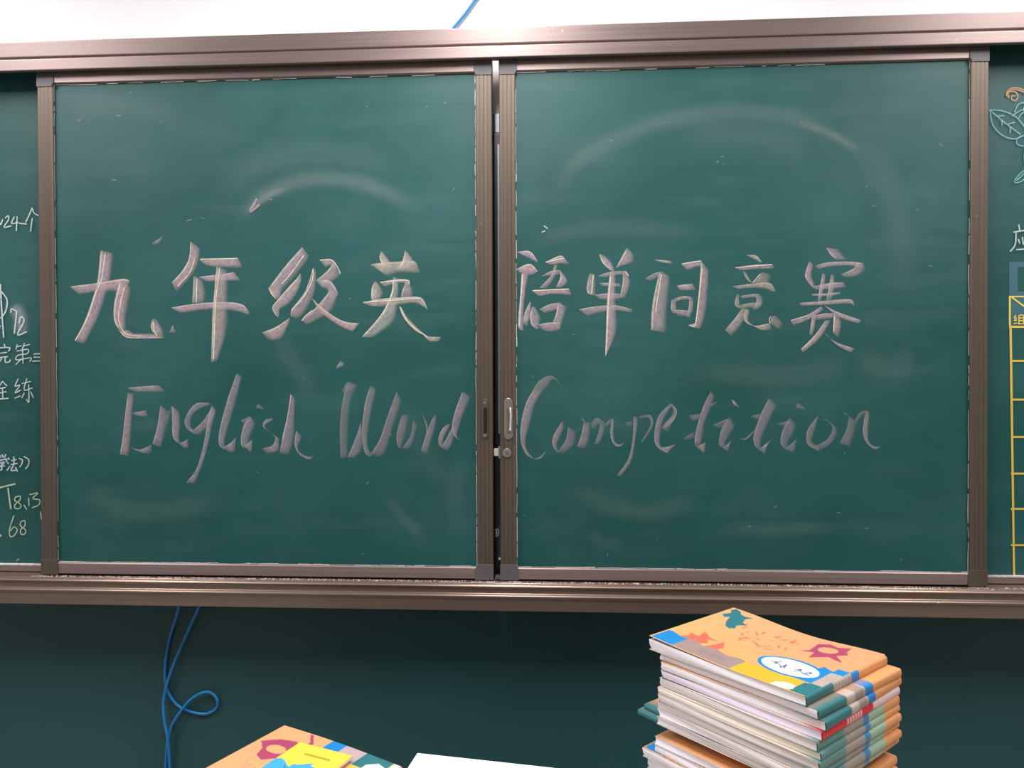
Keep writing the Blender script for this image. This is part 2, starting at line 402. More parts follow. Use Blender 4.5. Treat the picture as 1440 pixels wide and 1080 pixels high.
# ------------------------------------------------------------------ the two sliding boards
PY = 0.0                                  # writing surface
ZT, ZBT = zr(.7450), zr(-.4735)           # outer top and bottom of a sliding board
GT, GB = zr(.7048), zr(-.4452)            # edges of the green surface
SW = .0375
def sliding(xa, xb, label):
    t = empty('sliding_chalkboard', ((xa+xb)/2, .01, ZBT), label, 'chalkboard', 'sliding green chalkboards')
    s = boxo('writing_surface', (xa+.012, PY, ZBT+.008), (xb-.012, .012, ZT-.008), M['board'], t)
    for x in (xa, xb-SW):                 # stiles with shallow ridges down their length
        pr = [(x, .020), (x, -.006), (x+.002, -.0085)]
        for k in range(1, 4):
            q = x+SW*k/4; pr += [(q-.0012, -.0085), (q-.0006, -.0077), (q+.0006, -.0077), (q+.0012, -.0085)]
        pr += [(x+SW-.002, -.0085), (x+SW, -.006), (x+SW, .020)]
        bm = bmesh.new(); extrude(bm, pr, 'z', ZBT, ZT); fin('stile', bm, M['stile'], t)
    for z0, z1 in ((GT, ZT), (ZBT, GB)):
        pr = [(.018, z0), (-.003, z0), (-.0075, z0+.003), (-.0080, (z0+z1)/2), (-.0075, z1-.002), (-.005, z1), (.018, z1)]
        bm = bmesh.new(); extrude(bm, pr, 'x', xa+SW, xb-SW); fin('frame_rail', bm, M['rail'], t)
    for sx in (0, 1):
        for sz in (0, 1):                 # grey corner covers with a filleted inner corner
            w_, h_ = .0425, .0365 if sz == 0 else .046
            cx = xa-.0005 if sx == 0 else xb+.0005; dx = 1 if sx == 0 else -1
            cz = ZBT-.0005 if sz == 0 else ZT-.001; dz = 1 if sz == 0 else -1
            pts = [(cx, cz), (cx+dx*w_, cz), (cx+dx*w_, cz+dz*(h_-.010)), (cx+dx*(w_-.0035), cz+dz*(h_-.004)), (cx+dx*(w_-.005), cz+dz*h_), (cx, cz+dz*h_)]
            bm = bmesh.new(); extrude(bm, pts, 'y', -.0100, .0205); fin('corner_cover', bm, M['corner_plastic'] if (sx == (1 if xa < -1 else 0) or sz) else M['stile'], t, bevel=.0006)
    return t, s
xL0, xL1, xR0, xR1 = -1.2406, -.1464, -.1294, .9648
panL, surfL = sliding(xL0, xL1, 'left sliding green chalkboard chalked with four large characters above English Word')
panR, surfR = sliding(xR0, xR1, 'right sliding green chalkboard chalked with five smaller characters above Competition')

def oval(name, cx, cz, w_, h_, y0, y1, m_, parent, **k):
    bm = bmesh.new(); pts = []
    for i in range(16):
        a = math.pi*i/15; pts.append((cx+w_*math.cos(a), cz+h_-w_+w_*math.sin(a)))
    for i in range(16):
        a = math.pi+math.pi*i/15; pts.append((cx+w_*math.cos(a), cz-h_+w_+w_*math.sin(a)))
    A = [bm.verts.new((x, y0, z)) for x, z in pts]; B = [bm.verts.new((x, y1, z)) for x, z in pts]
    bm.faces.new(A); bm.faces.new(list(reversed(B)))
    for i in range(32): bm.faces.new((A[i], A[(i+1) % 32], B[(i+1) % 32], B[i]))
    return fin(name, bm, m_, parent, **k)
for pan, px, py0, py1, mt in ((panL, 682, 561, 617, 'stile'), (panR, 715, 560, 618, 'chrome')):
    a, b_ = at(px, py0, Y=-.0085), at(px, py1, Y=-.0085); c = (a+b_)/2; h_ = (a.z-b_.z)/2
    hd = oval('flush_handle', c.x, c.z, .0100 if mt == 'chrome' else .0075, h_, -.0112, -.0080, M[mt], pan, bevel=.0008)
    if mt == 'chrome': hd['label'] = 'chrome flush handle with pink chalk dust'
    oval('finger_recess', c.x+.001, c.z-.004, .0042, h_*.66, -.0118, -.0110, M['black' if mt != 'chrome' else 'corner_plastic'], hd)
    for sz in (-1, 1):
        bm = bmesh.new(); disc(bm, (c.x, c.z+sz*(h_-.0085)), .0036, -.0126, -.0110, 16); fin('screw', bm, M['chrome'], hd, smooth=False)
    if mt == 'chrome':
        tube('pull_bar', [Vector((c.x+.0045, -.0125, c.z+h_*.55)), Vector((c.x+.0058, -.0145, c.z+.005)), Vector((c.x+.0040, -.0125, c.z-h_*.6))], .0022, M['dust'], hd)
c = at(713, 637, Y=-.0085)
bm = bmesh.new(); disc(bm, (c.x, c.z), .0105, -.0118, -.0080, 28); lk = fin('lock_cylinder', bm, M['chrome'], panR, bevel=.001)
bm = bmesh.new(); disc(bm, (c.x, c.z), .0050, -.0130, -.0116, 20); fin('lock_core', bm, M['silver'], lk)
boxo('keyhole', (c.x-.0007, -.0134, c.z-.0032), (c.x+.0007, -.0129, c.z+.0032), M['black'], lk)
c = at(697.5, 636, Y=.002)
boxo('latch_plate', (xR0-.0045, -.003, c.z-.014), (xR0, .012, c.z+.014), M['silver'], panR, bevel=.0006)
boxo('latch_bolt', (xR0-.0150, -.002, c.z-.009), (xR0-.0040, .008, c.z+.009), M['cream'], panR, bevel=.0018)
c = at(698, 814, Y=0)
boxo('roller_stop', (xR0-.0125, -.004, ZBT), (xR0-.0008, .012, ZBT+.008), M['corner_plastic'], panR, bevel=.001)

# ------------------------------------------------------------------ smart display behind the sliding boards
sd = empty('smart_display', (-.10, .075, zr(-.47)), 'black smart display hidden behind the sliding boards, seen through the gap', 'screen')
ztop = at(697, 187, Y=.06).z
boxo('housing', (-.98, .056, zr(-.47)), (.76, .100, ztop), M['black'], sd, bevel=.004)
boxo('screen', (-.96, .0545, zr(-.36)), (-.150, .0560, ztop-.03), M['screen'], sd)
boxo('side_strip', (-.1385, .052, at(697, 610, Y=.052).z), (-.120, .056, at(697, 203, Y=.052).z), M['silver'], sd, bevel=.001, label='grey strip down the display')
boxo('side_strip', (-.1385, .052, at(697, 785, Y=.052).z), (-.120, .056, at(697, 741, Y=.052).z), plain('dark_grey_plastic', (.035, .037, .042), .4, noise=.1), sd, bevel=.001, label='dark button strip with white symbol')
boxo('white_line', (-.1385, .051, at(697, 787, Y=.052).z), (-.120, .056, at(697, 784, Y=.052).z), M['lampbody'], sd)
boxo('wall_spacer', (-.155, .080, at(697, 186, Y=.08).z), (-.118, .1045, at(697, 160, Y=.08).z), M['silver'], sd)
ic = Chalk(.0515, 640, 500, 3.178)
for L in ('178,778 192,776 196,790 190,806 178,806 173,792 178,778', '179,786 191,786', '178,794 192,793', '180,800 190,800', '185,780 185,804'):
    ic.line(P_(L), .7, (.7, .7, .72), 1.0, 's')
ic.build('button_symbol', sd)

# ------------------------------------------------------------------ large chalk lettering
PINK = (.66, .50, .53); ROSE = (.70, .50, .55); CRM = (.86, .78, .66); SAND = (.66, .57, .52)
S5 = 5.143
def glyph(name, surf, ox, oy, strokes, highlights=(), al=.78, col=PINK, hi=CRM, prof='c', **k):
    g = Chalk(PY, ox, oy, S5)
    for st in strokes:
        a, b_ = st.split('|')[:2]; ex = st.split('|')[2:] ; q = al
        if ex: q = al*float(ex[0])
        cc = tuple(c*(1+random.uniform(-.07, .07)) for c in col)
        g.stroke(P_(a), P_(b_), prof, cc, hi, q)
    for h in highlights:
        g.line(P_(h), 1.5, hi, .85)
    return g.build(name, surf, **k)
C1, C2, C3, C4 = (80, 330), (350, 330), (710, 330), (960, 330)
glyph('chalk_character', surfL, *C1, [
 '316,115 295,330 260,460 200,630 128,768|410,135 388,320 358,430 290,620 200,790',
 '95,375 290,350 480,318 530,335|165,435 300,412 440,410 500,400',
 '455,330 415,500 415,620 450,690|540,385 520,480 500,600 500,690',
 '450,690 480,730 540,750 778,748|530,690 560,712 640,715 700,715',
 '690,610 682,680 722,732|722,610 768,690 778,745', '840,650 815,708|862,705 858,710|.6'],
 ['352,140 325,320 280,430 225,600 135,765', '490,380 462,500 450,620 500,715 620,735', '700,630 705,690 725,728'], label='pink and cream chalk character')
glyph('chalk_character', surfL, *C1, [
 '965,48 955,170 900,270 830,345|1040,105 1020,210 965,310 865,415',
 '1030,180 1170,172 1310,170|1080,225 1200,238 1345,240',
 '1030,305 1200,285 1280,270|1080,340 1220,335 1335,335',
 '990,300 985,400 978,495|1050,320 1075,410 1070,495|.8',
 '825,528 1000,500 1200,488 1330,500 1385,545|905,570 1050,545 1200,540 1320,560 1395,585',
 '1155,230 1140,400 1125,600 1118,920|1235,260 1237,450 1228,700 1160,915|.85',
 '765,10 735,35 690,60|765,15 745,60 705,78|.6'],
 ['1000,170 965,270 875,375', '1180,240 1150,500 1135,900', '1015,320 1010,490', '1040,178 1310,172'], label='pink and cream chalk character')
glyph('chalk_character', surfL, *C2, [
 '385,90 260,230 140,390|440,160 335,300 215,430|.85', '140,385 160,430 198,470|215,370 235,400 235,440',
 '372,280 330,340 250,430 165,530|385,320 350,420 290,500 215,545|.9', '165,530 185,570 212,600|210,480 225,520 222,570',
 '300,600 200,665 95,708|300,610 238,748 150,765',
 '465,235 435,340 395,430 310,540 305,590|490,270 480,400 450,480 400,570 350,610|.8',
 '515,185 590,180 640,230|555,240 600,222 610,262', '610,205 560,270 485,330|668,290 620,330 530,390|.8',
 '500,330 580,330 620,370 648,425|540,390 570,400 575,440 600,500|.8', '590,400 500,510 385,620|650,430 590,560 420,655|.75',
 '440,440 520,520 640,605 720,635 800,640|455,455 510,550 620,640 740,700 770,680|1.15'],
 ['400,150 300,290 240,355', '340,330 250,430 175,520', '465,250 460,330 400,450 310,545', '385,625 410,590 460,548', '515,185 600,184 645,240 664,285'], label='pink and cream chalk character')
glyph('chalk_character', surfL, *C2, [
 '878,215 960,203 1080,195 1190,190 1215,210|950,265 1000,300 1070,275 1140,275 1240,280|.85',
 '958,120 945,170 975,240|975,135 1020,190 1030,240', '1130,115 1110,190 1075,250|1150,130 1195,200 1140,255',
 '915,335 890,380 885,460 905,480|920,340 950,370 970,430 950,470', '945,345 1050,325 1140,325 1165,360|985,380 1050,355 1130,352 1140,390',
 '1135,345 1110,400 1098,460|1165,350 1190,420 1185,450|.8', '820,492 950,465 1100,455 1245,455 1295,545|890,520 980,520 1100,505 1200,495 1262,520',
 '1045,305 1030,420 960,580 820,740|1085,320 1080,440 1050,620 900,745|.8', '1085,515 1120,600 1200,690 1290,735 1390,740|1110,530 1150,600 1230,680 1300,770 1370,775',
 '665,910 640,950 625,972|668,915 700,940 630,972|.6'],
 ['1045,330 1035,430 960,580 825,738', '1095,525 1160,640 1290,738', '955,345 1140,330 1160,355', '830,490 1240,460'], col=SAND, label='cream chalk character')
glyph('chalk_character', surfR, *C3, [
 '85,125 180,120 240,195|120,145 160,165 225,195', '80,250 180,210 240,265|110,280 160,290 190,295',
 '120,280 110,450 95,650 120,695|175,270 150,400 135,560 135,690', '185,480 145,560 130,640|190,500 180,600 160,665',
 '290,200 400,150 430,170|330,220 400,210 470,215', '360,215 330,300 250,385|385,220 360,310 300,390|.7', '265,300 330,265 400,255|280,300 350,295 410,290|.7',
 '395,255 400,310 370,380|420,280 455,340 410,385|.85', '195,405 330,395 465,390|250,450 350,430 485,440',
 '200,515 180,580 190,650 230,685|225,530 260,600 250,640 250,680|.8', '250,540 320,505 400,490|290,570 340,555 430,520|.8',
 '380,500 370,570 345,640|450,520 425,600 400,690|.8', '240,650 320,635 400,635|270,690 330,705 400,690|.85'],
 ['130,285 115,480 105,660', '295,200 390,180 430,172', '200,405 460,395'], col=ROSE, label='pink and cream chalk character')
glyph('chalk_character', surfR, *C3, [
 '680,140 710,210 780,270|720,150 770,200 795,260', '880,95 850,150 800,245|930,140 925,200 840,225|.85',
 '615,280 595,350 595,420 640,440|650,285 655,340 655,420 660,430|.8', '670,300 760,270 870,265 890,290|720,310 770,300 840,290 850,300|.7',
 '855,270 850,350 830,450|890,290 905,350 870,460|.75', '680,350 740,350 830,355|710,375 760,375 840,380|.8', '650,435 740,425 850,430|690,470 760,470 850,465|.8',
 '535,540 650,520 800,512 920,540|600,590 680,565 800,550 915,565|.8', '760,270 740,450 730,700 725,885|800,290 800,500 805,700 740,860|.9'],
 ['765,300 748,500 740,700 730,870', '870,265 895,300', '640,290 625,430'], label='pink and cream chalk character')
D = 1286
glyph('chalk_character', surfR, *C3, [
 '1080,180 1140,185 1200,190|1120,200 1170,208 1215,215', '1010,320 1080,280 1130,265|1060,335 1110,310 1190,300|.6',
 '1115,275 1080,420 1060,560 1055,690|1195,300 1180,450 1170,560 1165,710|.8', '1275,215 1350,195 1420,188|1320,260 1380,235 1440,225',
 '%d,190 %d,350 %d,550 %d,660|%d,260 %d,420 %d,560 %d,680|.8' % (D+130, D+120, D+100, D+85, D+190, D+180, D+165, D+130), '%d,655 %d,640|%d,675 %d,680' % (D+35, D+100, D+80, D+130),
 '1240,370 1300,360 1355,355|1270,405 1330,405 1380,400', '1205,470 1200,540 1220,570|1240,470 1240,540 1260,560|.8', '1220,465 1290,445 1350,450|1230,490 1290,470 1340,475|.8',
 '1330,455 1330,520 1310,590|1365,460 1360,540 1335,605|.8', '1220,545 1270,545 1330,550|1250,590 1290,590 1330,600|.8'],
 ['%d,240 %d,450 %d,650 %d,655' % (D+140, D+118, D+90, D+45), '1130,290 1105,450 1090,560', '1280,212 1415,190'], label='pink and cream chalk character')
glyph('chalk_character', surfR, *C4, [
 '460,148 530,150 575,200|490,165 530,185 550,200', '375,240 500,220 650,212|420,260 520,250 660,245', '435,265 460,320 490,345|450,265 490,330 510,350',
 '570,270 540,320 505,350|640,290 620,350 540,365|.6', '360,375 500,355 630,350 670,410|400,395 500,385 600,395 640,412|.85', '390,430 375,500 395,530|410,435 410,490 420,530|.8',
 '415,445 500,430 555,430|430,465 500,455 550,460|.8', '530,440 530,490 500,540|570,440 580,500 540,545|.75', '400,515 480,495 560,490|410,540 480,530 550,535|.7',
 '430,530 380,600 305,690|480,540 430,640 350,735|.9', '455,540 440,600 460,640 520,660 630,640|485,550 470,610 490,640 560,690 640,690', '630,640 640,600 665,585|700,690 715,660 725,640|.6'],
 ['630,640 625,610 640,590', '505,348 560,285', '380,240 640,218'], col=SAND, hi=(.78, .68, .62), al=.72, label='soft pink chalk character')
glyph('chalk_character', surfR, *C4, [
 '1035,95 1070,150 1110,180|1130,105 1160,150 1190,180|.8', '915,190 885,280 890,320 940,385|945,220 930,290 950,350 965,390', '960,225 1050,200 1200,195 1300,205|980,250 1080,230 1200,225 1320,250',
 '1260,200 1240,240 1140,290|1320,250 1270,295 1180,310|.8', '950,375 1060,350 1160,345|960,400 1070,395 1180,380', '930,430 1040,425 1140,415|940,445 1040,445 1130,435',
 '1010,280 990,380 975,480|1035,290 1020,390 1000,480', '1070,290 1055,380 1035,480|1095,290 1095,380 1080,470|.85', '845,495 1020,480 1210,468 1240,515|850,515 1020,510 1200,500 1235,520',
 '1000,520 900,580 775,620|1020,540 920,610 800,660', '1020,510 1120,560 1290,620|1040,530 1130,600 1270,645', '935,580 925,650 915,720|965,580 955,660 935,730', '940,590 1020,570 1100,570|960,620 1030,610 1110,600',
 '1090,575 1085,650 1085,710|1130,580 1145,650 1125,745', '1030,620 950,730 850,830|1070,620 990,750 870,855', '1020,710 1100,775 1240,825|1035,715 1110,800 1210,855'],
 ['1095,590 1090,700', '780,622 900,585', '860,828 960,730'], hi=(.80, .66, .66), al=.72, label='soft pink chalk character')

# ------------------------------------------------------------------ English cursive, fainter mauve chalk
MAU = (.50, .40, .46); MHI = (.62, .52, .56)
def letter(surf, o, strokes, hl=(), al=.62, **k):
    ss = [x for x in strokes]
    return glyph('chalk_letter', surf, *o, ss, hl, al, MAU, MHI, **k)
E5, E6, E7, E8 = (150, 500), (410, 500), (710, 500), (970, 500)
letter(surfL, E5, ['155,270 135,420 115,600 95,715|200,280 185,430 175,600 160,728|1.2', '150,232 270,222 380,215|205,262 310,264 425,262|1.2', '185,415 235,405 285,397|215,435 260,442 300,443|1.2', '155,655 240,680 325,645|165,660 260,705 328,705|1.2'])
letter(surfL, E5, ['390,360 365,520 330,640|440,400 420,560 395,665|1.1', '440,400 420,480|480,370 430,540|.6', '470,360 475,480 480,590 520,635|530,410 535,500 525,590 530,620|1.1', '520,630 560,622 585,600|560,670 580,672 595,672|1.15'])
letter(surfL, E5, ['740,340 640,350 570,450 575,520 650,575|755,355 690,380 630,420 605,500 640,545', '765,370 700,470 620,545|790,400 760,480 670,578', '760,360 730,480 700,650 650,820 575,920|795,400 765,500 735,650 690,800 640,925|1.1'])
letter(surfL, E5, ['940,130 880,300 820,520 812,640 850,680|980,150 940,320 880,520 855,620 860,670', '840,665 900,630 935,590|900,705 920,695 930,690|1.2'])
letter(surfL, E5, ['1035,440 985,520 970,640 1000,670|1080,490 1050,560 1025,630 1020,660', '970,470 1035,440|1000,500 1060,480|.8', '995,655 1055,605|1040,700 1050,690|1.2', '1090,350 1085,380|1120,360 1150,400|.7'])
letter(surfL, E5, ['1200,455 1150,465 1130,510 1190,560 1250,610|1205,465 1165,490 1145,515 1200,570 1240,620|1.2', '1225,580 1200,650 1125,670|1250,610 1240,690 1160,712'])
letter(surfL, E5, ['1330,275 1305,450 1270,600 1250,700|1365,310 1360,450 1355,600 1320,718', '1370,540 1360,640 1390,710 1465,750 1495,725|1415,590 1385,650 1400,700 1465,730 1490,722|1.15'], ['1335,285 1308,450 1272,600'])
letter(surfL, E6, ['410,190 375,300 350,500 355,740|480,215 430,330 415,500 405,740|.6', '400,190 365,260|480,215 400,285|.55', '500,480 470,580 405,735|515,560 510,680 450,745|.9', '570,220 530,350 510,550 530,700 570,730|615,240 580,400 555,550 555,660 590,710|.85', '760,260 690,450 640,600 570,715|800,330 740,500 700,640 660,735|.75'])
letter(surfL, E6, ['800,430 765,540 760,620 780,675|850,430 830,540 800,640 800,670|.7', '880,470 860,580 800,670|910,500 880,620 850,680|.65'])
letter(surfL, E6, ['940,410 970,500 975,570|955,440 985,500 985,560|.8', '1035,430 990,520 935,690|1050,440 1030,560 980,710|.8'])
letter(surfL, E6, ['1140,492 1090,530 1062,600 1070,660|1145,500 1130,540 1100,600 1100,660|1.1', '1160,520 1120,600 1080,665|1180,550 1160,640 1130,690', '1235,260 1190,380 1160,500 1175,580 1220,612|1295,300 1245,420 1215,510 1195,580 1215,605'])
letter(surfR, E7, ['420,240 345,148 250,180 190,270|415,235 355,172 300,235 250,285|.7', '205,250 150,350 115,500 115,620 150,710 200,745|280,250 220,350 180,500 150,620 165,690 205,735|1.1', '200,745 250,735 295,690|225,752 262,745 300,690|1.1'])
letter(surfR, E7, ['415,475 350,580 345,650 380,700|430,520 395,600 375,650 390,690', '455,515 440,610 380,700|520,550 500,640 430,705|.7'])
letter(surfR, E7, ['570,480 550,580 520,660|620,480 610,600 580,675|.9', '548,445 570,480|560,450 590,490|.8', '620,500 660,450 720,480|640,540 670,500 700,520|.6', '690,500 670,580 645,640|730,490 710,580 680,642|.8', '720,500 770,450|730,520 785,480|.7', '775,455 762,560 780,630 820,660 870,628|790,465 785,560 795,620 825,640 865,628|1.15'])
letter(surfR, E7, ['930,440 925,600 890,750 810,868|965,450 945,600 915,760 840,872', '870,490 920,470|880,510 930,510|.5', '970,440 1050,430 1070,490 1040,560 990,630|975,460 1035,450 1050,500 1020,560 980,620|.75'])
letter(surfR, E7, ['1200,345 1110,440 1080,580 1100,660 1180,710|1210,360 1150,460 1125,570 1125,650 1185,670', '1205,345 1245,400 1220,470 1150,530|1200,365 1215,400 1200,440 1140,500', '1220,430 1130,525|1215,480 1180,555|.8', '1120,665 1180,658 1235,640|1160,705 1180,700 1190,690|1.1'])
letter(surfR, E8, ['150,260 100,360 60,480 35,600 40,660|180,290 150,380 110,480 90,600 80,650|.9', '-5,435 80,420|20,480 90,450|.7', '150,350 210,325|150,380 190,345|.5', '-50,600 30,550|-20,610 35,590|.55', '50,660 115,625|100,710 110,690|1.1'])
letter(surfR, E8, ['270,460 225,540 210,640 250,670|330,500 300,560 260,620 260,660|.75', '165,500 290,450|210,530 320,490|.6', '240,670 305,610|285,700 280,660|.9', '300,318 320,360|325,325 362,380|1.3'])
letter(surfR, E8, ['570,310 510,430 460,580 470,650 500,680|630,360 590,440 530,570 510,640 520,670|.85', '435,440 510,420|470,455 520,470|.7', '365,595 400,600 470,535|370,605 405,610 475,545|1', '500,680 590,605|545,715 550,670|1.1'])
letter(surfR, E8, ['720,445 670,540 655,630 690,680|775,500 740,580 710,630 720,670|.7', '625,495 720,470|680,510 740,500|.6', '690,675 775,600|750,705 760,670|.75', '775,345 770,380|800,350 850,395|.7'])
letter(surfR, E8, ['930,430 850,540 850,640 930,690|920,470 900,560 880,620 940,660|.8', '960,455 1030,510 1000,600 900,660|990,460 1065,540 1020,640 930,695|.7'])
letter(surfR, E8, ['1105,410 1160,450|1120,410 1170,460|.8', '1150,440 1130,540 1080,635|1200,470 1190,560 1160,660|.7', '1190,470 1230,410 1290,395|1200,510 1240,440 1290,420|.6', '1270,400 1250,540 1270,620 1330,675 1380,660|1300,410 1290,540 1295,620 1340,655 1375,650'])

# wiped dust arcs and smears
DU = (.50, .52, .52)
g = Chalk(PY); g.b = .0026
for t, wd, al in (('335,315 362,282 400,262 445,252 500,256 545,272 600,300', 34, .15), ('345,300 370,280 405,264', 14, .2), ('300,270 380,225 470,215 560,240', 60, .06),
                  ('545,700 565,725 600,765', 26, .06), ('580,765 600,745', 8, .12), ('365,285 352,298', 9, .5), ('225,335 216,343', 7, .25), ('560,560 600,640 640,690', 50, .035),
                  ('95,160 180,150 260,165', 40, .06), ('385,470 420,520 440,560', 40, .05), ('110,690 200,720 330,700', 50, .06), ('650,640 640,700 645,760', 40, .04)):
    g.line(P_(t), wd, DU, al, 'd')
g.line(P_('362,280 353,298 366,288'), 4, (.6, .45, .5), .55, 'l')
for i in range(26):
    x, y = random.uniform(90, 660), random.uniform(130, 780); g.line([(x, y), (x+random.uniform(-7, 7), y+random.uniform(-4, 4))], 1.2, (.6, .62, .6), random.uniform(.15, .45))
g.build('chalk_smudge', surfL, kind='stuff')
g = Chalk(PY); g.b = .0026
for t, wd, al in (('780,285 800,240 850,205 920,175 1000,160 1080,160 1150,180 1225,225', 38, .10), ('1120,172 1170,190 1210,215', 18, .14), ('960,195 1060,190 1140,215', 60, .06),
                  ('1200,160 1260,300 1270,420', 60, .05), ('1010,740 1090,745 1180,738', 26, .06), ('800,690 900,720 990,700', 40, .06), ('1200,500 1250,520 1290,500', 60, .07),
                  ('740,340 850,320 1000,330', 40, .06), ('960,520 1100,530 1200,515', 50, .06), ('830,745 850,765 880,760', 26, .05)):
    g.line(P_(t), wd, DU, al, 'd')
for i in range(30):
    x, y = random.uniform(735, 1350), random.uniform(110, 790); g.line([(x, y), (x+random.uniform(-6, 6), y+random.uniform(-4, 4))], 1.2, (.6, .62, .6), random.uniform(.12, .4))
g.line(P_('765,318 770,322'), 2, (.7, .72, .7), .7); g.line(P_('762,327 767,325'), 2, (.7, .72, .7), .7)
g.build('chalk_smudge', surfR, kind='stuff')

# dry chalk caught along the frame edges
def residue(surf, xa, xb):
    g = Chalk(PY); g.pt = lambda p: Vector((p[0], PY, p[1])); g.sc = 600
    def run(p, q, dens, wmax, seedcol):
        L = math.hypot(q[0]-p[0], q[1]-p[1]); t = 0
        while t < L:
            ln = random.uniform(.008, .07); ga = random.expovariate(1/.02)*(1-dens)*4
            a = t/L; b_ = min(1, (t+ln)/L); j = lambda: random.uniform(-.0007, .0007)
            P1 = (p[0]+(q[0]-p[0])*a+j(), p[1]+(q[1]-p[1])*a+j()); P2 = (p[0]+(q[0]-p[0])*b_+j(), p[1]+(q[1]-p[1])*b_+j())
            mid = ((P1[0]+P2[0])/2+j(), (P1[1]+P2[1])/2+j())
            g.line([P1, mid, P2], random.uniform(.0009, wmax)*1.0, random.choice(seedcol), random.uniform(.55, .95))
            t += ln+ga
    # widths are metres here: line() multiplies by sc, so scale back
    _l = g.line; g.line = lambda pts, wid, col, al=.9, prof='l': _l(pts, wid/600, col, al, prof)
    W = [(.95, .90, .90), (.92, .80, .80), (.85, .82, .82)]; Pk = [(.92, .60, .62), (.95, .80, .80)]
    i = .0012
    run((xa+SW+i, GB+i), (xb-SW-i, GB+i), .985, .0030, W)
    run((xa+SW+i, GT-i), (xb-SW-i, GT-i), .35, .0022, W)
    run((xa+SW+i, GB), (xa+SW+i, GT), .90, .0022, Pk+W)
    run((xb-SW-i, GB), (xb-SW-i, GT), .86, .0022, Pk+W)
    g.build('chalk_residue', surf, kind='stuff')
residue(surfL, xL0, xL1); residue(surfR, xR0, xR1)
# chalk crumbs lying on the ledge of the lower rail
bm = bmesh.new()
for i in range(1500):
    x = random.uniform(-1.26, 1.2); s = random.uniform(.0004, .0013); y = random.uniform(-.021, -.0105); z = zr(-.4765)
    box(bm, (x, y, z), (x+s*random.uniform(1, 3), y+s, z+s))
fin('chalk_dust', bm, M['dust'], cb, kind='stuff')

# ------------------------------------------------------------------ side boards: small writing, drawing and painted table
WH = (.74, .80, .80)
def writing(board, ox, oy, sc, items, wid=1.9, col=WH, al=.8, name='chalk_writing', prof='l', **k):
    g = Chalk(FY, ox, oy, sc); g.b = .003
    for t in items: g.line(P_(t), wid, col, al, prof)
    return g.build(name, board, **k)
A_ = (0, 280, 3.378)
writing(fixL, *A_, ['-12,118 0,108 8,122 17,98', '28,92 44,80 44,100 24,134 58,128', '72,85 60,116 92,112', '86,84 82,152', '94,116 132,120', '158,42 142,80 126,112', '158,46 168,68 188,80', '158,92 150,156'])
writing(fixL, *A_, ['6,404 12,520 22,660', '12,440 38,480 32,530 14,560', '-8,560 18,566', '-6,580 0,615 6,600'], wid=2.3)
g = Chalk(FY, *A_); g.line(P_('60,500 95,560 100,650'), 26, (.6, .62, .62), .42, 'd'); g.line(P_('85,530 145,510'), 16, (.6, .62, .62), .3, 'd'); g.line(P_('50,500 58,640'), 10, (.6, .62, .62), .4, 'd'); g.build('chalk_smudge', fixL, kind='stuff')
writing(fixL, *A_, ['56,540 60,522 84,534', '84,534 72,640', '94,590 104,560 118,580 88,644 132,630'], wid=2.3)
writing(fixL, *A_, ['24,688 28,702', '-2,726 2,708 50,706 44,724', '6,732 38,728', '-4,754 42,748', '14,756 -6,784', '30,752 30,774 48,774 54,762'])
writing(fixL, *A_, ['86,690 80,714', '84,702 108,696', '120,684 114,706', '118,698 146,690', '84,722 136,714 134,734 90,742 84,764 150,754 146,772', '112,702 114,782', '108,758 80,786'], wid=1.7)
writing(fixL, *A_, ['164,736 202,734', '164,750 198,752', '158,770 206,768'])
writing(fixL, *A_, ['16,866 -6,898', '16,866 38,888', '0,900 32,894', '-2,922 36,914', '17,896 18,944', '-8,950 46,946'])
writing(fixL, *A_, ['92,852 76,888 98,884 76,920 104,906', '74,946 102,934', '108,876 152,866', '132,852 120,906 160,896', '141,880 142,962 130,950', '120,920 108,946', '150,914 164,944'], wid=1.7)
B_ = (0, 600, 4.32)
writing(fixL, *B_, ['4,172 8,188', '20,168 22,186', '42,166 32,188', '-4,206 46,196 42,212', '4,220 32,216 15,232', '15,232 18,258 5,262', '-2,242 38,236'], wid=2.4, col=(.66, .72, .80))
writing(fixL, *B_, ['55,188 63,200', '50,214 58,226', '48,266 66,240', '74,206 106,198', '90,180 92,226', '70,230 112,222', '92,228 74,264 108,262', '100,244 114,272'], wid=2.2, col=(.66, .72, .80))
writing(fixL, *B_, ['120,192 140,200 138,225 124,245', '150,180 180,200 178,232 160,256'], wid=1.8)
YG = (.62, .70, .50)
writing(fixL, *B_, ['0,370 100,346', '54,370 62,430 72,500'], wid=2.7, col=YG)
writing(fixL, *B_, ['130,420 102,426 96,448 130,470 126,494 98,494 96,474 126,444 130,420', '150,474 168,502', '180,430 182,480', '184,412 236,402 205,434 246,444 240,474 200,492', '258,468 262,474', '250,514 260,568'], wid=1.9, col=YG)
writing(fixL, *B_, ['90,538 64,620 68,666 92,658 110,625 90,608 70,632', '156,568 134,576 130,600 160,625 156,650 134,650 132,625 158,598 156,568'], wid=1.9, col=YG)
writing(fixL, *B_, ['0,652 14,664'], wid=3.2, col=YG)
writing(fixL, *B_, ['105,812 122,802'], wid=1.4, col=WH, al=.6)
writing(fixL, *B_, ['-20,866 262,878'], wid=1.6, col=(.7, .62, .62), al=.8, name='chalk_residue', kind='stuff')

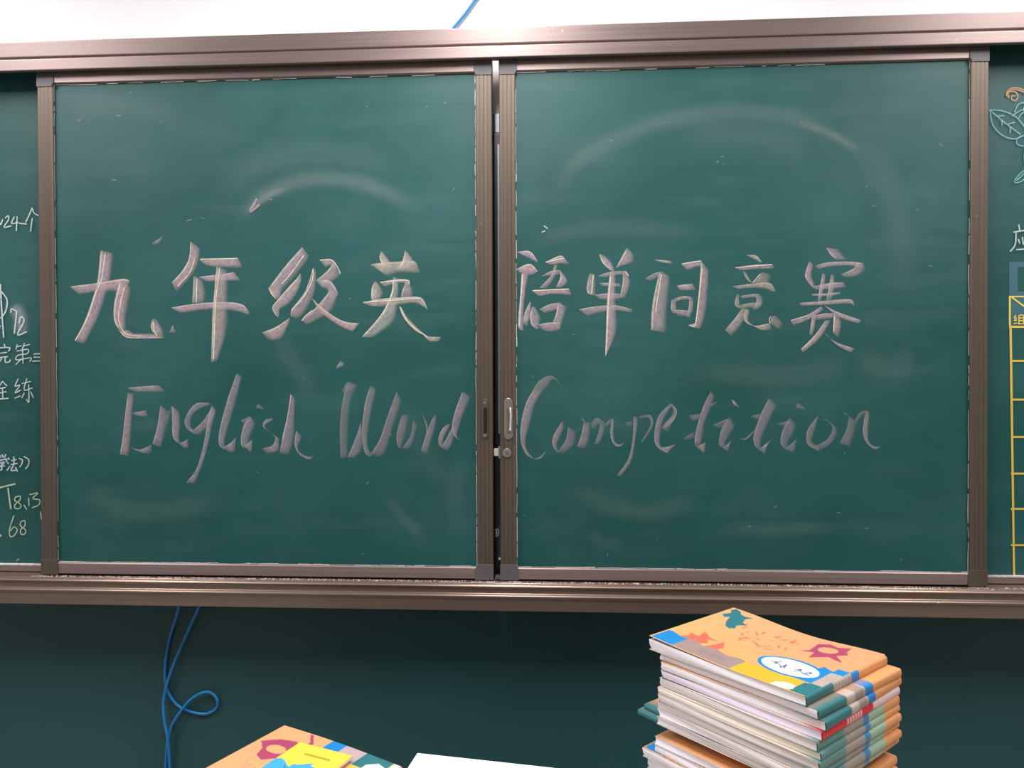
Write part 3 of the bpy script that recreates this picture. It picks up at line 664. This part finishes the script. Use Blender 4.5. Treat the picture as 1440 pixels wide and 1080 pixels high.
R_ = (1300, 80, 2.7)
OR = (.75, .42, .22); LB = (.30, .62, .62); BL = (.25, .45, .72)
writing(fixR, *R_, ['345,150 330,150 328,162 342,168 352,150 340,134 318,136 308,150 312,134 330,120 360,122 395,136 430,128', '318,158 314,140 332,126 360,130 395,144 430,138'], wid=2.0, col=OR, name='chalk_drawing', label='orange chalk scroll')
writing(fixR, *R_, ['245,203 290,206 340,226 376,266 384,290', '245,203 258,262 298,302 342,313 372,300', '245,203 300,250 362,296', '276,228 300,224', '290,240 292,262', '312,258 340,250', '322,270 322,290',
                    '338,212 352,184 378,176 410,184', '330,228 344,216 378,200 420,206', '352,236 370,214 400,216', '384,174 410,194 440,196', '384,176 372,200 380,222'], wid=1.7, col=LB, name='chalk_drawing', label='pale turquoise chalk flower')
writing(fixR, *R_, ['378,300 356,306 346,324 356,336 378,340 400,330 404,310 378,300', '384,338 376,370 378,410'], wid=1.9, col=BL, name='chalk_drawing', label='blue chalk bud')
writing(fixR, *R_, ['392,424 366,440 344,464 340,478 364,474 392,450', '390,430 346,472'], wid=1.7, col=LB, name='chalk_drawing')
Q_ = (1370, 300, 4.157)
writing(fixR, *Q_, ['255,66 262,104', '224,112 300,100 360,96', '240,116 234,184 204,226', '252,152 262,178', '276,140 282,184', '330,140 300,196', '240,214 350,206'], wid=2.2)
# painted table (flat print): blue block, yellow rules
g = Chalk(FY)
def quad(g, x0, y0, x1, y1, col, al=1.0):
    g.stroke([(x0, y0), (x0, y1)], [(x1, y0), (x1, y1)], 's', col, None, al, n=2)
BQ = (.045, .135, .175)
quad(g, 1418.5, 368, 1520, 376, BQ); quad(g, 1418.5, 376, 1431, 410, BQ); quad(g, 1418.5, 410, 1520, 416, BQ); quad(g, 1508, 376, 1520, 410, BQ)
quad(g, 1421, 418, 1470, 458, BQ, .75)
g.build('painted_block', fixR, 'paint')
YE = (.72, .52, .08); YB = (.85, .68, .10)
g = Chalk(FY)
quad(g, 1418.5, 415.5, 1521, 418.5, YB); quad(g, 1418.5, 457.5, 1521, 461, YB); quad(g, 1418.5, 416, 1421.8, 460, YB)
for y in (507.5, 562, 614.5, 666, 715.5, 766.5): quad(g, 1421, y-1.4, 1521, y+1.4, YE)
g.stroke([(1418.8, 458), (1424, 811)], [(1422.2, 458), (1427, 811)], 's', YE, None, 1, n=3)
for x in (1468, 1519): quad(g, x, 416, x+3, 811, YE)
g.line([(1422, 418), (1468, 452)], 2.2, YB, 1, 's')
g.build('painted_table', fixR, 'paint')
writing(fixR, *Q_, ['238,596 228,612 242,611 228,628 246,624', '226,646 246,640', '256,598 256,644', '256,598 282,598 282,644', '256,612 282,612', '256,628 282,628', '248,646 290,646'], wid=1.5, col=YB, al=1, prof='s', name='painted_lettering')

# ------------------------------------------------------------------ blue network cables
def cable(label, pts, Ys, extra=()):
    P = [at(x, y, Y=Y) for (x, y), Y in zip(pts, Ys)] + [Vector(e) for e in extra]
    base = min(P, key=lambda p: p.z)
    e = bpy.data.objects.new('x', None)
    me = tube('network_cable', P, .0036, M['cable'])
    me['label'] = label; me['category'] = 'cable'; me['group'] = 'blue network cables'
    bpy.data.objects.remove(e); return me
YC = WALLY-.009
pts1 = P_('251,846 250,860 240,893 233,930 233,960 240,980 256,996 285,1004 302,998 306,986 298,975 285,974 268,984 252,1003 240,1024 235,1050 233,1085 234,1130')
ys1 = [.062, .075]+[YC]*5+[YC]*2+[YC-.004]*2+[YC-.010]*3+[YC-.008]*2+[YC]*2
cable('blue network cable hanging below the board with a small loop to the right', pts1, ys1)
pts2 = P_('282,846 277,860 262,893 246,930 236,958 230,985 231,1012 236,1040 239,1085 240,1130')
ys2 = [.062, .075]+[YC-.010]*4+[YC-.015]*2+[YC-.004]*2
cable('straighter blue network cable running down in front of the looped one below the board', pts2, ys2)
P = [at(700, -40, Y=YC), at(671, -4, Y=YC), at(655, 18, Y=YC), at(637, 40, Y=YC), at(625, 56, Y=YC), at(622, 80, Y=YC)]
c3 = tube('network_cable', P, .0034, M['cable']); c3['label'] = 'blue network cable coming down the white wall behind the top rail'; c3['category'] = 'cable'; c3['group'] = 'blue network cables'

# ------------------------------------------------------------------ teacher's desk
DZ = .86
dk = empty('teacher_desk', (.1, -.9, 0), 'wood laminate teacher desk in front of the chalkboard carrying the book piles', 'desk')
boxo('desk_top', (-.80, -1.30, DZ-.03), (.95, -.635, DZ), M['desk'], dk, bevel=.004)
boxo('front_panel', (-.74, -.70, .04), (.89, -.68, DZ-.03), M['desk'], dk)
for x in (-.76, .89): boxo('side_panel', (x, -1.26, 0), (x+.02, -.68, DZ-.03), M['desk'], dk)

# ------------------------------------------------------------------ books
ORG = (.74, .33, .125); TEAL = (.030, .17, .19); GRY = (.33, .26, .225); BLU = (.015, .22, .55); YEL = (.76, .41, .03); PUR = (.40, .06, .13); COR = (.70, .14, .09)
WHT = (.80, .80, .80); REDC = (.72, .012, .03); PNK = (.80, .60, .62)
RIM = (.80, .72, .66); SC = (.78, .62, .52)
def inpoly(x, y, P):
    c = False; n = len(P)
    for i in range(n):
        (x0, y0), (x1, y1) = P[i], P[i-1]
        if (y0 > y) != (y1 > y) and x < (x1-x0)*(y-y0)/(y1-y0)+x0: c = not c
    return c
def ell(x, y, cx, cy, a, b, r=0):
    c, s = math.cos(r), math.sin(r); dx, dy = x-cx, y-cy
    return ((dx*c+dy*s)/a)**2+((dy*c-dx*s)/b)**2
def dseg(x, y, a, b):
    ax, ay = a; bx, by = b; dx, dy = bx-ax, by-ay; L = dx*dx+dy*dy
    t = max(0, min(1, ((x-ax)*dx+(y-ay)*dy)/L)) if L else 0
    return math.hypot(x-ax-t*dx, y-ay-t*dy)
SEGS = []
rr = random.Random(3)
for i in range(26):                         # small printed scrawl in the middle of the cover
    x = .22+rr.random()*.36; y = .50+rr.random()*.28
    SEGS.append(((x, y), (x+rr.uniform(-.05, .05), y+rr.uniform(-.05, .05))))
TXT = []
for k, cx in enumerate((.66, .72, .80, .85)):
    for j in range(4):
        a = rr.uniform(0, 3); L = rr.uniform(.010, .022); y = .33+rr.uniform(-.035, .03)-(cx-.74)*.1; x = cx+rr.uniform(-.015, .015)
        TXT.append(((x-L*math.cos(a), y-L*math.sin(a)), (x+L*math.cos(a), y+L*math.sin(a))))
def spine_col(kind, v):
    if kind == 'red': return REDC if v < .62 and not (.28 < v < .5 and (int(v*90) % 3 == 0)) else PNK
    if kind == 'dull': return (.10, .26, .25) if v < .30 else (.34, .30, .26) if v < .52 else (.05, .22, .45) if v < .60 else (.34, .48, .36) if v < .8 else ORG
    if kind == 'orange': return ORG
    if v < .31: return TEAL
    if v < .53: return GRY if int(v*110) % 2 else (.52, .43, .38)
    if v < .62: return BLU if kind != 'x' else TEAL
    return ORG
def cover_a(u, v):
    """u: 0 fore edge .. 1 spine, v: 0 tail .. 1 head"""
    if u < .012 or v < .010: return (.80, .52, .20) if int((u+v)*160) % 2 else (.62, .30, .12)
    w_ = .012*math.sin(u*40)
    if inpoly(u, v, [(.79, -.01), (.87, .0), (.905, .04), (.89, .10), (.84, .10), (.80, .06)]): return WHT
    if u > .925:
        if v < .20: return TEAL
        if v < .44: return GRY if int(v*110) % 2 else (.55, .46, .40)
        if v < .53: return BLU
    e = ell(u, v, .74, .335, .165, .125, -.15)
    if e < 1:
        for a, b in TXT:
            if dseg(u, v, a, b) < .0065: return (.16, .18, .28)
        return WHT
    if ell(u, v, .74, .335, .185, .150, -.15) < 1 or inpoly(u, v, [(.80, .20), (.93, .20), (.93, .46), (.86, .50)]): return BLU
    if v < .195+w_:
        if u < .16+w_: return BLU
        if u < .55:
            if .07 < v < .13 and .28 < u < .47 and int(u*130) % 2 and int(v*90) % 2: return (.22, .15, .15)
            return (.33, .23, .21)
        if u < .9: return YEL
        return TEAL
    if inpoly(u, v, [(.10, .19), (.22, .17), (.27, .24), (.23, .30), (.30, .33), (.22, .34), (.15, .40), (.17, .29), (.11, .30), (.13, .24)]): return COR
    if inpoly(u, v, [(.28, .19), (.35, .16), (.36, .27), (.31, .36), (.30, .26)]): return COR
    if inpoly(u, v, [(.03, .985), (.02, .93), (.05, .88), (.03, .80), (.07, .76), (.09, .80), (.12, .70), (.16, .62), (.20, .60), (.22, .64), (.20, .70), (.23, .76), (.19, .79), (.17, .86), (.19, .93), (.14, .90), (.10, .92), (.08, .96)]): return TEAL
    if ell(u, v, .745, .80, .055, .062) > 1 and inpoly(u, v, [(.64, .66), (.67, .72), (.65, .88), (.70, .93), (.76, .90), (.82, .95), (.83, .86), (.86, .80), (.82, .74), (.90, .64), (.80, .68), (.73, .58), (.71, .70)]): return PUR
    for a, b in SEGS:
        if dseg(u, v, a, b) < .0065: return (.66, .15, .11)
    return (.74, .33+.05*(1-u), .125+.05*v)
def cover_b(u, v):
    """left pile: u 0..1 along the far edge, v 1 at the far edge"""
    if ell(u, v, .20, .66, .075, .06) > 1 and inpoly(u, v, [(.03, .70), (.12, .80), (.25, .84), (.30, .76), (.42, .70), (.36, .56), (.28, .55), (.22, .48), (.14, .52), (.11, .62)]): return PUR
    if dseg(u, v, (.36, .74), (.34, .88)) < .016 or dseg(u, v, (.34, .88), (.27, .98)) < .012: return PUR
    if u > .94 and v > .80: return PNK
    if inpoly(u, v, [(.80, .72), (.90, .78), (.93, .90), (.86, .93), (.80, .86)]): return WHT
    if v > .80:
        if .44 < u < .56:
            return WHT if ell(u, v, .53, .84, .035, .03) < 1 else BLU
        if .56 <= u < .72: return (.50, .36, .36)
        if .72 <= u < .93: return TEAL
    if v > .45 and u > .5: return (.90, .50, .10)
    if ell(u, v, .6, .4, .2, .15) < 1: return WHT
    for a, b in SEGS:
        if dseg(u, v-.02, (a[0]-.15, a[1]-.2), (b[0]-.15, b[1]-.2)) < .007: return (.90, .28, .16)
    return (.76, .37, .17)
def book(name, label, W, S, t, top, spine, pages, group, loc, rz, nx=8, ny=40, curl=None, fan=.0, parent=None):
    """local x: fore edge (-W/2) to spine (+W/2); local y: tail to head; z up from the bottom cover"""
    e = empty(name, loc, label, 'book', group, rz)
    cf = curl or (lambda u, v: 0.0)
    # pages
    bm = bmesh.new(); n, m_ = 14, 10; c0 = .0008; wob = rr.uniform(0, 6)
    def pp(i, j, tt):
        u, v = i/n, j/m_; h = c0+(t-2*c0)*tt
        x = -W/2+.0012+(W-.0035)*u; y = -S/2+.0004+(S-.0008)*v
        x += fan*(tt-.5)*(1-u)+.0008*math.sin(wob+tt*7)*(1-u); y += .0010*math.sin(wob+5*u+3*tt)
        return (x, y, h+cf(u, v)*tt*(.42 if cf(u, v) > 0 else 1.1))
    lv = 5
    G = [[[bm.verts.new(pp(i, j, k/lv)) if (k in (0, lv) or i in (0, n) or j in (0, m_)) else None for j in range(m_+1)] for i in range(n+1)] for k in range(lv+1)]
    for k in (0, lv):
        for i in range(n):
            for j in range(m_): bm.faces.new((G[k][i][j], G[k][i+1][j], G[k][i+1][j+1], G[k][i][j+1]))
    for k in range(lv):
        for i in range(n):
            for j in (0, m_): bm.faces.new((G[k][i][j], G[k][i+1][j], G[k+1][i+1][j], G[k+1][i][j]))
        for j in range(m_):
            for i in (0, n): bm.faces.new((G[k][i][j], G[k][i][j+1], G[k+1][i][j+1], G[k+1][i][j]))
    bmesh.ops.recalc_face_normals(bm, faces=bm.faces)
    me = bpy.data.meshes.new('pages'); bm.to_mesh(me); bm.free(); link('pages', me, e, pages)
    # cover: one bent sheet, bottom - spine - top
    r = min(.0045, t*.46); V = []; Fc = []; Cc = []
    prof = [(-W/2, 0.0, None), (0, 0.0, None)]
    for k in range(7):
        a = -math.pi/2+math.pi*k/6; z = r+r*math.sin(a) if k < 3 else (t/2 if k == 3 else t-r+r*math.sin(a))
        prof.append((W/2-r*.6+r*.6*math.cos(a), z, 's'))
    for k in range(1, nx+1): prof.append((W/2-r*.6-(W-r*.6)*k/nx, t, 't'))
    vs = [0, .0035]+[k/ny for k in range(1, ny)]+[.9965, 1]
    for j, v in enumerate(vs):
        for (x, z, q) in prof:
            u = (x+W/2)/W; zz = z+(cf(u, v) if q == 't' else 0)
            V.append((x, -S/2+S*v, zz))
            Cc.append(RIM if (not top and q != 's' and j in (0, len(vs)-1)) else top(u, v) if (q == 't' and top) else spine_col(spine, v) if q == 's' else RIM if q is None else (SC if spine != 'a' else (.74, .34, .14)))
    m_ = len(prof)
    for j in range(len(vs)-1):
        for k in range(m_-1): a = j*m_+k; Fc.append((a, a+1, a+m_+1, a+m_))
    me = bpy.data.meshes.new('cover'); me.from_pydata(V, [], Fc)
    ca = me.color_attributes.new('print', 'FLOAT_COLOR', 'POINT')
    ca.data.foreach_set('color', [x for c in Cc for x in (*c, 1.0)])
    for p in me.polygons: p.use_smooth = True
    o = link('cover', me, e, M['cover'])
    sm = o.modifiers.new('thick', 'SOLIDIFY'); sm.thickness = .0004; sm.offset = 0
    return e

# right pile: rotation puts the spine towards the near right
RZ = math.radians(-48)
Wb, Sb = .242, .203
RC = Vector((.2890, -.684, 0))
RZTOP = 1.111
def curl_r(u, v):
    return .0075*(max(0, 1-u*1.6))**1.5-.0010*v*max(0, 1-u) + .0018*math.sin(u*7+1)*v
spec = [  # thickness, cover top, spine, pages, (shift along x, shift along y, turn deg), label
 (.0118, cover_a, 'a', 'pages_white', (0, 0, 0), 'orange textbook with white oval title, topmost of the tall right pile'),
 (.0118, None, 'a', 'pages_white', (.016, .004, -1.0), 'textbook with teal and orange spine, second from top of the right pile'),
 (.0115, None, 'a', 'pages_white', (.019, .002, 1.5), 'textbook with teal and orange spine directly above the red-spined book'),
 (.0112, None, 'red', 'pages_lilac', (.020, -.001, .5), 'lilac-paged book with a bright red spine in the right pile'),
 (.0120, None, 'dull', 'pages_grey', (.019, -.003, -.5), 'greyish-paged textbook with dull teal spine directly below the red-spined book'),
 (.0095, None, 'dull', 'pages_cream', (.019, -.004, .6), 'cream-paged textbook second below the red-spined book in the right pile'),
 (.0110, None, 'dull', 'pages_grey', (.021, -.006, -.4), 'grey-paged textbook third below the red-spined book in the right pile'),
 (.0105, None, 'dull', 'pages_grey', (.018, -.004, .3), 'grey-paged textbook fourth below the red-spined book in the right pile'),
 (.0105, None, 'dull', 'pages_white', (.021, -.006, -.8), 'pale-paged textbook fifth below the red-spined book in the right pile'),
 (.0105, None, 'dull', 'pages_grey', (.018, -.005, .6), 'grey-paged textbook sixth below the red-spined book, above the turned teal-spined books'),
 (.0080, None, 'a', 'pages_white', (-.050, .044, -92), 'turned textbook, uppermost of the teal spines sticking out left of the right pile'),
 (.0080, None, 'a', 'pages_white', (-.060, .040, -90), 'turned textbook, lower of the teal spines sticking out left of the right pile'),
 (.0115, None, 'a', 'pages_white', (.018, -.009, 1), 'white-paged textbook directly under the turned teal-spined books'),
 (.0110, None, 'a', 'pages_white', (.019, -.011, -.5), 'white-paged textbook just above the lowest visible cover of the right pile'),
 (.0120, cover_a, 'a', 'pages_white', (-.004, -.010, 2), 'orange textbook with blue cover corner showing low at the left of the right pile'),
]
z = RZTOP
for i, (t, top, sp_, pg, (dx, dy, dr), lab) in enumerate(spec):
    z -= t
    off = Matrix.Rotation(RZ, 3, 'Z') @ Vector((dx, dy, 0))
    hi = i == 0
    book('textbook', lab, Wb-(.004 if i in (3, 4) else 0), Sb-(.003 if i == 3 else 0), t, top, sp_, M[pg], 'books in the tall right pile', RC+off+Vector((0, 0, z)), RZ+math.radians(dr),
         nx=230 if hi else (60 if top else 8), ny=190 if hi else 60, curl=curl_r if hi else (lambda u, v: 0), fan=rr.uniform(-.005, .002))
nlow = 6; tl = (z-DZ)/nlow
for k in range(nlow):
    z -= tl
    off = Vector((rr.uniform(-.008, .008), rr.uniform(-.012, 0), 0))
    book('textbook', 'textbook low in the right pile, below the bottom edge of the photo', Wb, Sb, tl, None, 'a', M['pages_white'], 'hidden books low in the right pile', RC+off+Vector((0, 0, z)), RZ+rr.uniform(-.04, .04)+(math.pi if k % 3 == 1 else 0), ny=30)

# left pile
LZ = math.radians(-27.5); LT = .944; Wl, Sl = .236, .172
LF = at(400, 1020, z=LT+.003); LC = LF+Vector((math.cos(LZ), math.sin(LZ), 0))*Wl/2-Vector((-math.sin(LZ), math.cos(LZ), 0))*Sl/2; LC.z = 0
lt = .0118
def curl_l(u, v): return .003*max(0, 1-u*1.3)**1.6*v + .0035*math.sin(u*3.1)*v
z = LT
for k in range(7):
    t = .0118 if k else .0125
    z = LT-t if k == 0 else z-t
    if k == 6: t = z+t-DZ; z = DZ
    off = Vector((rr.uniform(-.004, .004), rr.uniform(-.006, -.001), 0)) if k else Vector((0, 0, 0))
    book('textbook', 'orange textbook topmost of the low left pile under a yellow and blue booklet' if k == 0 else 'textbook under the topmost one of the left pile', Wl, Sl, t, cover_b if k == 0 else None, 'a', M['pages_white'],
         'books in the low left pile' if k == 0 else 'hidden books in the low left pile', LC+off+Vector((0, 0, z)), LZ+(rr.uniform(-.03, .03) if k else 0), nx=150 if k == 0 else 6, ny=130 if k == 0 else 30, curl=curl_l if k == 0 else None)

# booklet: yellow and blue
def cover_c(u, v):
    """v 1 at its far edge"""
    if .30 < u < .78 and .805 < v < .845 and int(u*70) % 3: return (.30, .22, .02)
    wv = .60+.05*math.sin(u*11+.6)+(.06 if .35 < u < .62 else 0)
    if v > wv: return (.80, .62, .07)
    for a, b in (((.30, .62), (.27, .55)), ((.27, .55), (.33, .50))):
        if dseg(u, v, a, b) < .007: return (.05, .12, .30)
    return (.06, .38, .68)
bz = LT+.0115
pF, pR = at(422, 1044, z=bz), at(496, 1063, z=bz)
xd = (pR-pF); Wk = xd.length*1.0; xd.normalize(); ang = math.atan2(xd.y, xd.x)
Sk = .135; yd = Vector((-xd.y, xd.x, 0)); ck = (pF+pR)/2-yd*Sk/2
bk = empty('booklet', Vector((ck.x, ck.y, bz-.004)), 'small yellow and blue booklet lying on the left pile of textbooks', 'booklet', None, ang)
bm = bmesh.new(); box(bm, (-Wk/2, -Sk/2, 0), (Wk/2, Sk/2, .0036)); me = bpy.data.meshes.new('pages'); bm.to_mesh(me); bm.free(); link('pages', me, bk, M['pages_white'])
nx, ny = 70, 110; V = []; Cc = []; Fc = []
for j in range(ny+1):
    for i in range(nx+1):
        u, v = i/nx, j/ny; V.append((-Wk/2-.0005+(Wk+.001)*u, -Sk/2-.0005+(Sk+.001)*v, .0040+.0012*math.sin(3*u)*(1-v))); Cc.append(cover_c(u, v))
for j in range(ny):
    for i in range(nx): a = j*(nx+1)+i; Fc.append((a, a+1, a+nx+2, a+nx+1))
me = bpy.data.meshes.new('cover'); me.from_pydata(V, [], Fc); ca = me.color_attributes.new('print', 'FLOAT_COLOR', 'POINT')
ca.data.foreach_set('color', [x for c in Cc for x in (*c, 1.0)]); o = link('cover', me, bk, M['cover']); sm = o.modifiers.new('thick', 'SOLIDIFY'); sm.thickness = .0004

# white paper pile in the middle
pz = .925
c0 = at(587, 1059, z=pz); c1 = at(780, 1080, z=pz); c2 = at(572, 1082, z=pz)
xd = (c1-c0).normalized(); yd = (c2-c0); yd = (yd-xd*yd.dot(xd)).normalized()
yd = (c2-c0).normalized()
a4w, a4h = .297, .21
pe = empty('paper_stack', Vector((0, 0, DZ))+Vector(((c0+xd*a4w/2+yd*a4h/2).x, (c0+xd*a4w/2+yd*a4h/2).y, 0)), 'pile of blank white paper in the middle between the two book piles', 'paper')
def sheet_block(name, z0, z1, jit, m_):
    bm = bmesh.new(); cs = [c0, c0+xd*a4w, c0+xd*a4w+yd*a4h, c0+yd*a4h]
    V0 = [bm.verts.new((c.x+jit[0], c.y+jit[1], z0)) for c in cs]; V1 = [bm.verts.new((c.x+jit[0], c.y+jit[1], z1)) for c in cs]
    bm.faces.new(V0); bm.faces.new(V1)
    for i in range(4): bm.faces.new((V0[i], V0[(i+1) % 4], V1[(i+1) % 4], V1[i]))
    return fin(name, bm, m_, pe)
sheet_block('paper_block', DZ, pz-.001, (.001, -.003), M['pages_white'])
sheet_block('top_sheet', pz-.001, pz, (0, 0), M['paper'])
